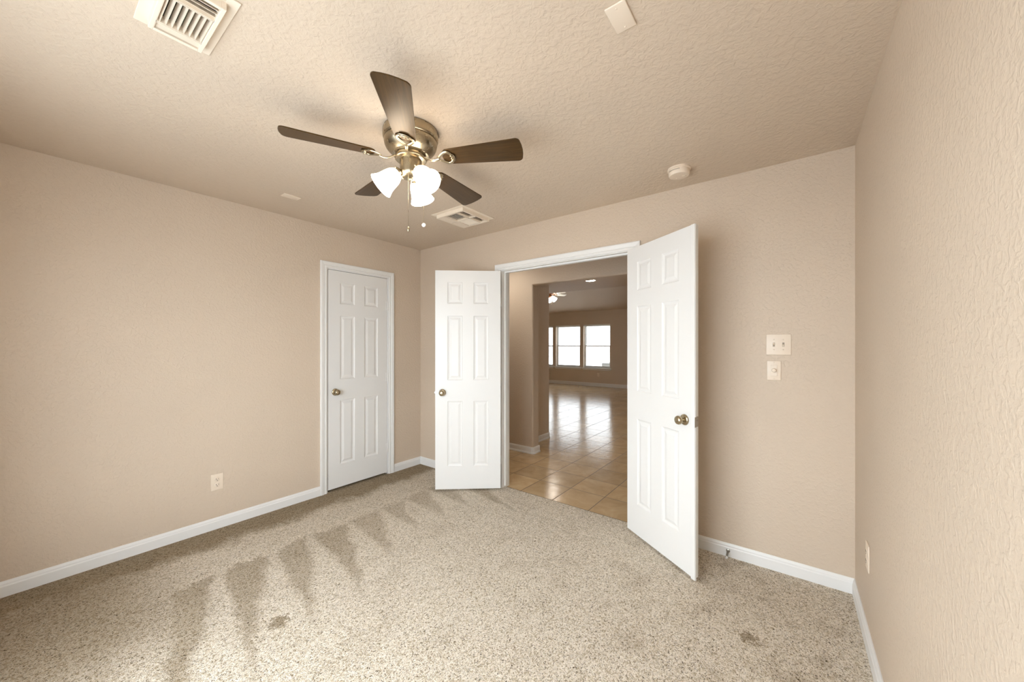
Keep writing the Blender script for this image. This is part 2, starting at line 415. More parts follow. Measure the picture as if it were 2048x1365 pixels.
# closet behind the closed door
bm = bmesh.new()
box(bm, (-0.70, CL[0]-.4, 0), (-0.62, CL[1]+.35, H)); box(bm, (-0.62, CL[0]-.4, 0), (-TH, CL[0]-.3, H)); box(bm, (-0.62, CL[1]+.25, 0), (-TH, CL[1]+.35, H)); box(bm, (-0.70, CL[0]-.4, H), (-TH, CL[1]+.35, H+.05))
struct(obj('wall_closet', bm, 'wall'), 'dark closet interior behind the closed door', 'wall')

# hall beyond: pier with bullnose end, header, stub wall
def bull(bm, a, b, pick, r=0.022):
    t = bmesh.new(); box(t, a, b)
    es = [e for e in t.edges if pick((e.verts[0].co+e.verts[1].co)/2, (e.verts[1].co-e.verts[0].co).normalized())]
    bmesh.ops.bevel(t, geom=es, offset=r, segments=5, profile=0.5, affect='EDGES'); add(bm, t)
XP, YB = 0.805, YA+0.145
bm = bmesh.new()
bull(bm, (-5.6, YA, -0.05), (XP, YB, H), lambda c, d: abs(d.z) > .9 and abs(c.x-XP) < 1e-3)
bull(bm, (XP-0.022, YA, 2.105), (3.3, YB, H), lambda c, d: abs(d.x) > .9 and abs(c.z-2.105) < 1e-3)
bull(bm, (3.3-0.02, YA, -0.05), (5.0, YB, H), lambda c, d: False)
struct(weighted(obj('wall_hall', bm, 'wall', smooth=True)), 'beige hall wall with a wide cased-free opening', 'wall')
bm = bmesh.new()
bull(bm, (0.40, YB, -0.05), (0.542, 1.935, H), lambda c, d: abs(d.z) > .9 and abs(c.y-1.935) < 1e-3)
struct(weighted(obj('wall_hall_stub', bm, 'wall', smooth=True)), 'short beige wall end beyond the hall opening', 'wall')
# living room shell
bm = bmesh.new(); wall_rect(bm, 'y', YF, YF+0.16, -5.6, 5.0, -0.05, 2.60, [(a, b, FZ0, FZ1) for a, b in FWIN]); weld(bm)
struct(obj('wall_far', bm, 'wall'), 'beige living room wall with three windows', 'wall')
bm = bmesh.new(); box(bm, (-5.7, TH, -0.05), (-5.6, YF+.2, 3.6))
struct(obj('wall_living_west', bm, 'wall'), 'end wall of the living room', 'wall')
bm = bmesh.new(); box(bm, (5.0, 0, -0.05), (5.1, YF+.2, 3.6))
struct(obj('wall_living_east', bm, 'wall'), 'other end wall of the living room', 'wall')
YV, YR, ZR = 3.86, 5.55, 3.38
bm = bmesh.new()
box(bm, (-5.6, YV, H), (5.0, YV+0.05, ZR+.02))
def prism(bm, pts, x0, x1):
    A = [bm.verts.new((x0, y, z)) for y, z in pts]; B = [bm.verts.new((x1, y, z)) for y, z in pts]; n = len(pts)
    bm.faces.new(A); bm.faces.new(B[::-1])
    for i in range(n): bm.faces.new((A[i], A[(i+1) % n], B[(i+1) % n], B[i]))
prism(bm, [(YV, ZR), (YR, ZR), (YF+.16, 2.455), (YF+.16, 2.56), (YR, ZR+.08), (YV, ZR+.08)], -5.6, 5.0)
struct(obj('ceiling_living', bm, 'ceil'), 'sloping living room ceiling above the far windows', 'ceiling')

# ------------------------------------------------------------------ trim
BASE = [(0, 0), (0, 0.013), (0.056, 0.013), (0.062, 0.010), (0.070, 0.0095), (0.078, 0.006), (0.083, 0.004), (0.083, 0)]
def baseboard(name, p0, p1, nrm, label, prof=BASE):
    bm = bmesh.new()
    if Vector(nrm).cross(Vector(p1)-Vector(p0)).z < 0: p0, p1 = p1, p0
    sweep(bm, prof, [p0, p1], nrm)
    return struct(obj(name, bm, 'trim'), label, 'baseboard')
# profile width points up when travelling so that nrm x dir = up
baseboard('baseboard_left', (0, -1.128, 0), (0, REAR, 0), (1, 0, 0), 'long white baseboard under the wall outlet')
baseboard('baseboard_left_corner', (0, 0, 0), (0, -0.360, 0), (1, 0, 0), 'short white baseboard between closet door and corner')
baseboard('baseboard_back', (1.116, 0, 0), (0, 0, 0), (0, -1, 0), 'white baseboard behind the leaf opened toward the closet')
baseboard('baseboard_back_right', (W, 0, 0), (2.500, 0, 0), (0, -1, 0), 'white baseboard below the light switches')
baseboard('baseboard_right', (W, REAR, 0), (W, 0, 0), (-1, 0, 0), 'white baseboard along the close textured wall')
SHOE = [(0, 0), (0, 0.020), (0.010, 0.020), (0.018, 0.017), (0.024, 0.012), (0.064, 0.012), (0.076, 0.009), (0.084, 0.004), (0.084, 0)]
bm = bmesh.new()
# pier baseboard wraps the bullnose corner: plan path with the profile standing up
def base_path(bm, pts, prof=SHOE):
    """pts: plan polyline (x, y), board on the right of travel"""
    P = [Vector((x, y, 0)) for x, y in pts]; rings = []
    for i, p in enumerate(P):
        d0 = (P[i]-P[i-1]).normalized() if i else None; d1 = (P[i+1]-P[i]).normalized() if i < len(P)-1 else None
        r = lambda d: Vector((d.y, -d.x, 0))
        s = r(d1) if d0 is None else r(d0) if d1 is None else (r(d0)+r(d1))/(1+r(d0).dot(r(d1)))
        rings.append([bm.verts.new(p + s*t + Vector((0, 0, ZT+w_))) for w_, t in prof])
    n = len(prof)
    for A, B in zip(rings, rings[1:]):
        for k in range(n): bm.faces.new((A[k], A[(k+1) % n], B[(k+1) % n], B[k]))
    bm.faces.new(rings[0]); bm.faces.new(rings[-1][::-1])
base_path(bm, [(-5.6, YA), (XP-.022, YA), (XP-.008, YA+.006), (XP, YA+.022), (XP, YB)])
struct(obj('baseboard_hall', bm, 'trim'), 'white baseboard wrapping the hall pier on the tiles', 'baseboard')
bm = bmesh.new(); base_path(bm, [(0.542, YB), (0.542, 1.913), (0.534, 1.929), (0.520, 1.935), (0.42, 1.935)])
struct(obj('baseboard_hall_stub', bm, 'trim'), 'white baseboard on the wall end beyond the hall', 'baseboard')
bm = bmesh.new(); base_path(bm, [(-5.6, YF), (5.0, YF)], [(0, 0), (0, .014), (.10, .014), (.115, .006), (.115, 0)])
struct(obj('baseboard_far', bm, 'trim'), 'white baseboard below the living room windows', 'baseboard')

CAS = [(0, 0), (0, 0.010), (0.004, 0.0125), (0.016, 0.0125), (0.021, 0.0100), (0.026, 0.0145), (0.044, 0.0175), (0.053, 0.0180), (0.058, 0.0150), (0.058, 0)]
# closet: inner edges y -1.068..-0.420
c0, c1, ct = -1.069, -0.418, 2.062
def casing_u(name, pts, nrm, label):
    bm = bmesh.new()
    n = Vector(nrm); d = (Vector(pts[1])-Vector(pts[0])).normalized(); side = n.cross(d)
    mid = (Vector(pts[0])+Vector(pts[3]))/2
    if side.dot(mid-Vector(pts[0])) > 0: pts = pts[::-1]
    sweep(bm, CAS, pts, nrm)
    return struct(obj(name, bm, 'trim'), label, 'door casing')
casing_u('trim_1', [(0, c1, 0), (0, c1, ct), (0, c0, ct), (0, c0, 0)], (1, 0, 0), 'white moulded casing around the closet door')
d0, d1, dt = 1.176, 2.440, 2.062
casing_u('trim_2', [(d0, 0, 0), (d0, 0, dt), (d1, 0, dt), (d1, 0, 0)], (0, -1, 0), 'white moulded casing around the double doorway')
bm = bmesh.new()
n_ = (0, 1, 0)
P4 = [(d0, TH, ZT), (d0, TH, dt), (d1, TH, dt), (d1, TH, ZT)]
nv = Vector(n_); dd = Vector((0, 0, 1)); 
if nv.cross(dd).dot(Vector((1, 0, 0))) > 0: P4 = P4[::-1]
sweep(bm, CAS, P4, n_)
struct(obj('trim_3', bm, 'trim'), 'white casing on the hall side of the double doorway', 'door casing')
def jamb(name, axis, u0, u1, top, c0, c1, s0, s1, z0, label):
    """lining of an opening: boards u0..u1 clear width, with a stop between s0..s1 on the thin axis"""
    bm = bmesh.new()
    def b(ua, ub, ca, cb, za, zb):
        if axis == 'y': rbox(bm, (ua, ca, za), (ub, cb, zb), 0.0012, 1)
        else: rbox(bm, (ca, ua, za), (cb, ub, zb), 0.0012, 1)
    b(u0-.024, u0, c0, c1, z0, top+.024); b(u1, u1+.024, c0, c1, z0, top+.024); b(u0-.004, u1+.004, c0+.0002, c1-.0002, top, top+.023)
    b(u0-.003, u0+.012, s0, s1, z0+.02, top+.003); b(u1-.012, u1+.003, s0, s1, z0+.02, top+.003); b(u0-.003, u1+.003, s0+.0002, s1-.0002, top-.012, top+.003)
    return struct(obj(name, bm, 'trim'), label, 'door jamb')
jamb('trim_4', 'y', 1.195, 2.421, 2.056, 0.0, TH, 0.038, 0.074, ZT, 'white jamb and stop lining the double doorway')
jamb('trim_5', 'x', c0-.003+.006+.008, c1-.011, 2.0545, -TH, 0.0, -0.078, -0.042, 0.0, 'white jamb lining the closet doorway')

# ------------------------------------------------------------------ doors
ZP = [(0.213, 0.818), (1.012, 1.610), (1.722, 1.922)]        # panel rows above the door's foot
def door_slab(w_, h, t, stile=0.112, mid=0.102):
    bm = bmesh.new()
    pw = (w_-2*stile-mid)/2
    xs = [0, stile, stile+pw, stile+pw+mid, w_-stile, w_]
    zs = [0]+[z for r in ZP for z in r]+[h]
    def panel(x0, x1, z0, z1, y, s):
        loops = [(0, 0), (0.004, 0.0035), (0.010, 0.0060), (0.016, 0.0072), (0.020, 0.0072), (0.038, 0.0022), (0.041, 0.0020)]
        rs = []
        for ins, dep in loops:
            yy = y + s*dep
            rs.append([bm.verts.new(c) for c in ((x0+ins, yy, z0+ins), (x1-ins, yy, z0+ins), (x1-ins, yy, z1-ins), (x0+ins, yy, z1-ins))])
        for A, B in zip(rs, rs[1:]):
            for i in range(4): bm.faces.new((A[i], A[(i+1) % 4], B[(i+1) % 4], B[i]))
        bm.faces.new(rs[-1])
    for y, s in ((0, 1), (t, -1)):
        for i in range(5):
            for j in range(7):
                a, b, c, d = xs[i], xs[i+1], zs[j], zs[j+1]
                if i in (1, 3) and j in (1, 3, 5): panel(a, b, c, d, y, s)
                else: bm.faces.new([bm.verts.new(v) for v in ((a, y, c), (b, y, c), (b, y, d), (a, y, d))])
    for q in (((0,0,0),(w_,0,0),(w_,t,0),(0,t,0)), ((0,0,h),(w_,0,h),(w_,t,h),(0,t,h)), ((0,0,0),(0,0,h),(0,t,h),(0,t,0)), ((w_,0,0),(w_,0,h),(w_,t,h),(w_,t,0))):
        bm.faces.new([bm.verts.new(v) for v in q])
    bmesh.ops.remove_doubles(bm, verts=bm.verts[:], dist=1e-6)
    return bm
ROSE = [(0, 0.011), (0.020, 0.011), (0.028, 0.009), (0.0325, 0.004), (0.033, 0.0)]
KNOB = [(0, 0.062), (0.010, 0.0615), (0.018, 0.059), (0.024, 0.054), (0.0268, 0.047), (0.0262, 0.040), (0.021, 0.032), (0.014, 0.027), (0.0115, 0.022), (0.0115, 0.010)]
def door(name, w_, h, t, loc, rotz, latch, label, group=None, back=True):
    o = obj(name, door_slab(w_, h, t), 'door'); o.location = loc; o.rotation_euler = (0, 0, rotz)
    struct(o, label, 'door')
    if group: o['group'] = group
    kx = latch + (0.066 if latch == 0 else -0.066); kz = 0.897
    for k, (y, s) in enumerate(((0, -1), (t, 1))):
        if k and not back: continue
        bm = bmesh.new(); m = Matrix.Translation((kx, y, kz)) @ Matrix.Rotation(PI/2*(1 if s < 0 else -1), 4, 'X')
        lathe(bm, ROSE, 28, m); kb = obj('knob_rose', bm, 'brass', o, True)
        bm = bmesh.new(); lathe(bm, KNOB, 28, m); obj('door_knob', bm, 'brass', kb, True)
    bm = bmesh.new(); ex = latch
    s = -1 if latch == 0 else 1
    rbox(bm, (min(ex, ex+s*.0015), t/2-.0128, kz-.030), (max(ex, ex+s*.0015), t/2+.0128, kz+.030), .0005, 1)
    lp = obj('latch_plate', bm, 'steel', o); lp['label'] = 'steel latch plate'
    bm = bmesh.new(); rbox(bm, (min(ex, ex+s*.011), t/2-.006, kz-.010), (max(ex, ex+s*.011), t/2+.006, kz+.010), .002, 2)
    obj('latch_bolt', bm, 'steel', lp)
    return o
def hinges(o, x, y, zs, side=1):
    for z in zs:
        bm = bmesh.new()
        for k in range(3): lathe(bm, [(0.0058, z+k*.030+.0005), (0.0062, z+k*.030+.0015), (0.0062, z+k*.030+.028), (0.0058, z+k*.030+.029)], 12, Matrix.Translation((x, y, 0)))
        rbox(bm, (min(x, x+side*.022), y-.0008, z), (max(x, x+side*.022), y+.0016, z+.089), .0004, 1)
        obj('hinge', bm, 'trim', o, True)
# closet door: closed, latch at the near side
d1o = door('door_1', 0.619, 2.030, 0.035, (-0.003, -1.0525, 0.020), PI/2, 0, 'closed white six-panel closet door with brass knob', back=False)
hinges(d1o, 0.6215, -0.0045, (0.215, 0.955, 1.702), -1)
# the pair of leaves standing open into the room
HL = (1.2155, -0.0475); aL = math.radians(40.3); wL = 0.604
FL = (HL[0]-wL*math.cos(aL), HL[1]-wL*math.sin(aL))
d2o = door('door_2', wL, 2.030, 0.035, (FL[0], FL[1], 0.017), aL, 0, 'open white door leaf swung toward the closet corner', 'pair of open double door leaves')
hinges(d2o, wL+.004, 0.037, (0.215, 0.955, 1.702), -1)
aR = math.radians(-34.5)
d3o = door('door_3', 0.618, 2.030, 0.035, (2.4225, -0.0640, 0.017), aR, 0.618, 'open white door leaf swung toward the light switches', 'pair of open double door leaves', back=False)
hinges(d3o, -.004, 0.037, (0.215, 0.955, 1.702), 1)
bm = bmesh.new(); rbox(bm, (0.604, -0.0075, -0.006), (0.634, 0.0, 2.030), .003, 3); rbox(bm, (0.6185, -0.001, -0.006), (0.634, 0.006, 2.030), .001, 1)
ast = obj('astragal', bm, 'door', d3o)
bm = bmesh.new(); rbox(bm, (0.6335, -0.0070, 0.868), (0.6352, 0.0058, 0.926), .0004, 1); rbox(bm, (0.6180, 0.0062, 0.868), (0.6198, 0.0345, 0.926), .0004, 1)
sp = obj('strike_plate', bm, 'steel', ast); sp['label'] = 'grey steel strike plate'

# ------------------------------------------------------------------ wall plates
def plate_frame(loc, nrm):
    """matrix: local x along the wall (to the viewer's right), z up, -y out of the wall"""
    n = Vector(nrm); z = Vector((0, 0, 1)); y = -n; x = y.cross(z)
    m = Matrix((x, y, z)).transposed().to_4x4(); m.translation = Vector(loc); return m
def plate_root(name, loc, nrm):
    o = bpy.data.objects.new(name, None); o.matrix_world = plate_frame(loc, nrm); o.empty_display_size = .05; return link(o)
def plate(bm, w_, h, t=0.0055): rbox(bm, (-w_/2, -t, -h/2), (w_/2, 0.0, h/2), .003, 3)
def screw(bm, x, z, t=0.0055, r=.0034): lathe(bm, [(0, .0014), (r*.7, .0011), (r, 0)], 12, Matrix.Translation((x, -t, z)) @ Matrix.Rotation(PI/2, 4, 'X'))
def outlet(loc, nrm, label):
    o = plate_root('wall_outlet', loc, nrm); tag(o, label, 'outlet', 'ivory duplex wall outlets')
    bm = bmesh.new(); plate(bm, .075, .120); obj('cover_plate', bm, 'ivory', o, True, angle=60)
    for s in (-1, 1):
        bm = bmesh.new(); lathe(bm, [(0, .0025), (.0145, .0025), (.0162, .0012), (.0165, 0)], 24, Matrix.Translation((0, -.0055, s*.0205)) @ Matrix.Rotation(PI/2, 4, 'X'))
        r = obj('receptacle', bm, 'ivory', o, True)
        bm = bmesh.new(); zc = s*.0205
        box(bm, (-.0080, -.0086, zc-.002), (-.0055, -.0079, zc+.0075)); box(bm, (.0055, -.0086, zc-.001), (.0075, -.0079, zc+.0065))
        lathe(bm, [(0, .0007), (.0027, .0007), (.0027, 0)], 10, Matrix.Translation((0, -.0079, zc-.008)) @ Matrix.Rotation(PI/2, 4, 'X'))
        obj('slot', bm, 'slot', r)
    bm = bmesh.new(); screw(bm, 0, 0); obj('screw', bm, 'ivory', o)
    return o
outlet((0, -1.8725, 0.344), (1, 0, 0), 'ivory double socket outlet low on the long wall by the closet')
outlet((W, -0.432, 0.400), (-1, 0, 0), 'ivory double socket outlet on the close wall near the corner, seen edge-on')
outlet((-1.677, YF, 0.372), (0, -1, 0), 'small double socket outlet below the living room window')
sw = plate_root('light_switch', (3.318, 0, 1.357), (0, -1, 0)); tag(sw, 'ivory double light switch plate above the round dimmer', 'light switch')
bm = bmesh.new(); plate(bm, .122, .124); obj('cover_plate', bm, 'ivory', sw, True, angle=60)
for k, s in enumerate((-1, 1)):
    bm = bmesh.new(); x = s*.0232
    box(bm, (x-.0052, -.0062, -.0122), (x+.0052, -.0054, .0122)); sl = obj('switch_slot', bm, plain('slot_shade', (.33, .27, .21), .6), sw)
    bm = bmesh.new(); rbox(bm, (x-.0042, -.0165, -.006), (x+.0042, -.005, .006), .0018, 2, Matrix.Rotation(math.radians(24 if k else -24), 4, 'X'))
    obj('toggle', bm, 'ivory', sl, True)
    for z in (.0302, -.0302):
        bm = bmesh.new(); screw(bm, x, z); obj('screw', bm, 'ivory', sw, True)
dm = plate_root('dimmer_switch', (3.2955, 0, 1.201), (0, -1, 0)); tag(dm, 'ivory rotary dimmer plate with round knob under the switches', 'dimmer switch')
bm = bmesh.new(); plate(bm, .070, .1165); obj('cover_plate', bm, 'ivory', dm, True, angle=60)
bm = bmesh.new(); rbox(bm, (-.0168, -.0072, -.0335), (.0168, -.005, .0335), .0008, 1); obj('insert', bm, 'ivory', dm)
bm = bmesh.new(); lathe(bm, [(0, .018), (.0095, .018), (.0115, .0165), (.0125, .003), (.0125, 0)], 28, Matrix.Translation((0, -.0070, .001)) @ Matrix.Rotation(PI/2, 4, 'X')); obj('dimmer_knob', bm, 'ivory', dm, True)
for z in (.0485, -.0485):
    bm = bmesh.new(); screw(bm, 0, z); obj('screw', bm, 'ivory', dm, True)

# spring door stop on the baseboard
ds = plate_root('door_stop', (3.057, -0.013, 0.040), (0, -1, 0)); tag(ds, 'small spring door stop on the baseboard behind the open leaf', 'door stop')
bm = bmesh.new(); lathe(bm, [(.011, 0), (.011, .003), (.006, .006), (0, .006)], 18, Matrix.Rotation(PI/2, 4, 'X')); obj('base', bm, 'steel', ds, True)
bm = bmesh.new(); tube(bm, [(.0052*math.cos(t*.9), -.004-t*.00075, .0052*math.sin(t*.9)-.00012*t) for t in range(85)], .0011, 5); obj('spring', bm, 'steel', ds, True)
bm = bmesh.new(); lathe(bm, [(.0045, 0), (.0075, .002), (.0078, .010), (.006, .014), (0, .0145)], 16, Matrix.Translation((0, -.066, -.0105)) @ Matrix.Rotation(PI/2, 4, 'X')); obj('rubber_tip', bm, 'rubber', ds, True)

# ------------------------------------------------------------------ things on the ceiling
def ceil_plate(name, cx, cy, sx, sy, t, label):
    o = empty(name, (cx, cy, H)); tag(o, label, 'blank cover plate', 'blank ceiling cover plates')
    bm = bmesh.new(); rbox(bm, (-sx/2, -sy/2, -t), (sx/2, sy/2, 0), .003, 3); obj('cover_plate', bm, 'ivory', o, True, angle=60)
    for s in (-1, 1):
        bm = bmesh.new(); lathe(bm, [(0, -t-.0016), (.0026, -t-.0012), (.0036, -t)], 12, Matrix.Translation((0, s*sy*.36, 0))); obj('screw', bm, 'ivory', o, True)
ceil_plate('blank_plate', 2.929, -1.536, .068, .114, .0065, 'blank ivory plate with two screws overhead, nearest the camera')
ceil_plate('blank_plate', 0.472, -1.558, .070, .115, .0065, 'blank ivory ceiling plate near the long wall, beyond the fan')

sd = empty('smoke_detector', (2.828, -0.294, H)); tag(sd, 'round off-white smoke detector on the ceiling above the double doors', 'smoke detector')
bm = bmesh.new(); lathe(bm, [(.066, 0), (.066, -.010), (.060, -.013), (0, -.013)], 40); obj('mounting_ring', bm, 'ivory', sd, True)
bm = bmesh.new(); lathe(bm, [(.0585, -.012), (.0600, -.018), (.0590, -.038), (.0545, -.045), (.044, -.0475), (.030, -.048), (0, -.048)], 40); obj('cover', bm, 'ivory', sd, True)
bm = bmesh.new()
for k in range(9):
    a = math.radians(222+k*7.5)
    rbox(bm, (-.0028, -.0004, -.0012), (.0028, .0012, .0012), .0003, 1, Matrix.Translation((.0599*math.cos(a), .0599*math.sin(a), -.0215)) @ Matrix.Rotation(a-PI/2, 4, 'Z'))
obj('brand_marks', bm, 'slot', sd)  # dark dashes in place of tiny brand lettering, not openings
bm = bmesh.new(); lathe(bm, [(.0125, -.0470), (.0120, -.0500), (0, -.0505)], 20, Matrix.Translation((.026, .012, 0))); obj('test_button', bm, 'vent', sd, True)
bm = bmesh.new(); lathe(bm, [(.0035, -.0475), (.003, -.0490), (0, -.0492)], 12, Matrix.Translation((-.018, .018, 0))); obj('indicator', bm, 'vent', sd, True)

def vent(x0, x1, y0, y1, flange, drop, banks, label, tab=None):
    cx, cy = (x0+x1)/2, (y0+y1)/2; o = empty('ceiling_vent', (cx, cy, H)); tag(o, label, 'ceiling vent', 'cream ceiling air vents')
    hx, hy = (x1-x0)/2, (y1-y0)/2; bx, by = hx-flange, hy-flange
    def ring(bm, ax, ay, bx_, by_, z0, z1):
        for a, b in (((-ax, -ay, z0), (ax, -by_, z1)), ((-ax, by_, z0), (ax, ay, z1)), ((-ax, -by_, z0), (-bx_, by_, z1)), ((bx_, -by_, z0), (ax, by_, z1))): rbox(bm, a, b, .0012, 1)
    bm = bmesh.new(); ring(bm, hx, hy, bx-.004, by-.004, -.005, 0); obj('flange', bm, 'vent', o)
    bm = bmesh.new(); ring(bm, bx, by, bx-.012, by-.012, -drop, 0); fr = obj('frame', bm, 'vent', o)
    bm = bmesh.new(); box(bm, (-bx+.006, -by+.006, -.004), (bx-.006, by-.006, -.0015)); obj('duct_shade', bm, 'shadowgap', o)  # dark sheet put in for the shade behind the louvers
    for (ux0, ux1, uy0, uy1, along, n, tilt) in banks:      # fractions of the inner box; slats run along 'x' or 'y'
        a0, a1 = -bx+.010+(2*bx-.020)*ux0, -bx+.010+(2*bx-.020)*ux1; b0, b1 = -by+.010+(2*by-.020)*uy0, -by+.010+(2*by-.020)*uy1
        bm = bmesh.new(); zt = -drop+.001
        if n == 0:
            box(bm, (a0, b0, zt), (a1, b1, zt+.003))
        else:
            for e in ((a0, a0+.003, b0, b1), (a1-.003, a1, b0, b1), (a0, a1, b0, b0+.003), (a0, a1, b1-.003, b1)): box(bm, (e[0], e[2], zt), (e[1], e[3], -.004))
            L = (b1-b0) if along == 'x' else (a1-a0)
            for k in range(n):
                c = (k+.5)/n*L; wd = drop-.006; R = math.radians(tilt)
                if along == 'x': m = Matrix.Translation(((a0+a1)/2, b0+c, -drop/2-.001)) @ Matrix.Rotation(R, 4, 'X'); box(bm, (-(a1-a0)/2+.002, -.0007, -wd/2), ((a1-a0)/2-.002, .0007, wd/2), m)
                else: m = Matrix.Translation((a0+c, (b0+b1)/2, -drop/2-.001)) @ Matrix.Rotation(R, 4, 'Y'); box(bm, (-.0007, -(b1-b0)/2+.002, -wd/2), (.0007, (b1-b0)/2-.002, wd/2), m)
        obj('louver_bank' if n else 'blank_band', bm, 'vent', o)
    if tab:
        for ty in tab:
            bm = bmesh.new(); rbox(bm, (-bx-.010, ty-.016, -drop*.55), (-bx+.002, ty+.016, -drop*.3), .003, 2); obj('damper_tab', bm, 'vent', o)
    for sy in (-1, 1):
        bm = bmesh.new(); lathe(bm, [(0, -.0066), (.003, -.0062), (.004, -.005)], 12, Matrix.Translation((bx+flange*.5, sy*by*.7, 0))); obj('screw', bm, 'vent', o, True)
vent(1.645, 1.985, -2.508, -2.308, .030, .030,
     [(0.0, 0.16, 0, 1, 'y', 3, 38), (0.17, 0.72, 0, 1, 'x', 8, 13), (0.73, 1.0, 0, 1, 'y', 4, -38)],
     'cream ceiling vent with wide louvers, overhead between camera and long wall', tab=(-.03, .02))
vent(0.995, 1.360, -0.690, -0.310, .030, .032,
     [(0.0, 0.24, 0, 0.50, 'y', 0, 0), (0.0, 0.24, 0.52, 1, 'y', 0, 0), (0.25, 0.72, 0.02, 0.50, 'x', 9, -56), (0.25, 0.72, 0.52, 0.98, 'x', 9, 40), (0.73, 1.0, 0.02, 0.50, 'y', 4, -54), (0.73, 1.0, 0.52, 0.98, 'y', 4, -54)],
     'square cream ceiling vent beyond the fan, near the double doors')

# ------------------------------------------------------------------ ceiling fans
def lerp(a, b, t): return a+(b-a)*t
def fan(loc, rot, blades_deg, shades_deg, label, metal, blade_mat, shade_mat, R=0.569, rod=0.0, chains=True, shade_s=1.0):
    o = empty('ceiling_fan', loc); tag(o, label, 'ceiling fan', 'ceiling fans with three glass shades')
    z0 = -rod
    if rod:
        bm = bmesh.new(); lathe(bm, [(.06, 0), (.058, -.03), (.025, -.06), (.012, -.06), (.012, -rod), (0, -rod)], 24); obj('downrod', bm, metal, o, True)
    bm = bmesh.new(); lathe(bm, [(.1340, z0), (.1360, z0-.006), (.1370, z0-.030), (.1360, z0-.042), (.1325, z0-.048), (.1290, z0-.050)], 56)
    obj('mounting_ring', bm, metal, o, True, angle=25)
    bm = bmesh.new(); lathe(bm, [(.1270, z0-.049), (.1305, z0-.054), (.1312, z0-.062), (.1285, z0-.076), (.1220, z0-.090), (.1090, z0-.104), (.0960, z0-.114), (.0900, z0-.119), (.0890, z0-.123), (.0780, z0-.125), (0, z0-.125)], 56)
    obj('motor_housing', bm, metal, o, True, angle=30)
    bm = bmesh.new(); lathe(bm, [(.072, z0-.124), (.078, z0-.134), (.078, z0-.144), (.074, z0-.147), (0, z0-.147)], 40); obj('flywheel', bm, metal, o, True)
    bm = bmesh.new(); lathe(bm, [(.0535, z0-.146), (.0540, z0-.150), (.0540, z0-.205), (.0520, z0-.222), (.0440, z0-.234), (.0260, z0-.240), (.0100, z0-.242), (.0080, z0-.250), (0, z0-.252)], 40); obj('switch_housing', bm, metal, o, True)
    ZB = z0-.145; PITCH = math.radians(-12)
    # blade outline, local x outward
    r0, r1 = .172, R
    def outline():
        pts = []
        hw0, hw1 = .052, .0735
        def arc(cx, cy, r, a0, a1, n=6): return [(cx+r*math.cos(math.radians(lerp(a0, a1, i/n))), cy+r*math.sin(math.radians(lerp(a0, a1, i/n)))) for i in range(n+1)]
        pts += arc(r1-.024, hw1-.024, .024, 90, 20); pts += [(r1+.004, .030), (r1+.006, 0), (r1+.004, -.030)]; pts += arc(r1-.024, -hw1+.024, .024, -20, -90)
        pts += [(r0+.045, -hw0)]; pts += [(r0+.020, -hw0*.93), (r0+.006, -hw0*.70), (r0, -hw0*.35), (r0-.002, 0), (r0, hw0*.35), (r0+.006, hw0*.70), (r0+.020, hw0*.93), (r0+.045, hw0)]
        return pts
    me_blade = None; me_iron = None
    for ang in blades_deg:
        if me_blade is None:
            bm = bmesh.new(); t = .0055; P = outline()
            A = [bm.verts.new((x, y, t/2)) for x, y in P]; B = [bm.verts.new((x, y, -t/2)) for x, y in P]; n = len(P)
            bm.faces.new(A); bm.faces.new(B[::-1])
            for i in range(n): bm.faces.new((A[i], B[i], B[(i+1) % n], A[(i+1) % n]))
            bmesh.ops.recalc_face_normals(bm, faces=bm.faces[:])
            bmesh.ops.bevel(bm, geom=[e for e in bm.edges if abs(e.verts[0].co.z-e.verts[1].co.z) < 1e-6], offset=.0012, segments=2, profile=.5, affect='EDGES')
            b = obj('blade', bm, blade_mat, o); me_blade = b.data
            # blade iron: flat arm dipping from the flywheel, then an open heart-shaped plate with a cross bar
            bm = bmesh.new()
            arm = [(.070, 0, .007), (.084, 0, .004), (.100, 0, -.006), (.116, 0, -.015), (.134, 0, -.0165), (.152, 0, -.0115)]
            tube(bm, arm, [.0095, .0085, .0075, .0075, .008, .009], 10, flat=.45)
            loop = []
            for i in range(30):
                a = 2*PI*i/30
                x = .185-.037*math.cos(a); y = .037*math.sin(a)*(1-.30*math.cos(a))*(0.55+0.45*min(1, (x-.146)/.045))
                loop.append((x, y, -.0070))
            tube(bm, loop, .0078, 10, closed=True, flat=.42)
            tube(bm, [(.222, -.020, -.008), (.227, -.008, -.009), (.227, .008, -.009), (.222, .020, -.008)], .0085, 8, flat=.5)
            for yy in (-.017, 0, .017): lathe(bm, [(.0055, -.006), (.0055, -.014), (.003, -.016), (0, -.0165)], 10, Matrix.Translation((.219, yy, 0)))
            ir = obj('blade_iron', bm, metal, b, True, angle=70); me_iron = ir.data
        else:
            b = bpy.data.objects.new('blade', me_blade); link(b, o); ir = bpy.data.objects.new('blade_iron', me_iron); link(ir, b)
        b.location = (0, 0, ZB); b.rotation_euler = (PITCH, 0.027*math.sin(math.radians(ang)-YAW), math.radians(ang))
    # lights
    BELL = [(.0245, 0), (.0270, .002), (.0330, .010), (.0400, .024), (.0445, .040), (.0472, .058), (.0500, .076), (.0545, .092), (.0605, .105), (.0640, .112), (.0625, .1125), (.0590, .105), (.0485, .076), (.0430, .040), (.0315, .011), (.0235, .003)]
    BELL = [(r*shade_s, z*shade_s) for r, z in BELL]
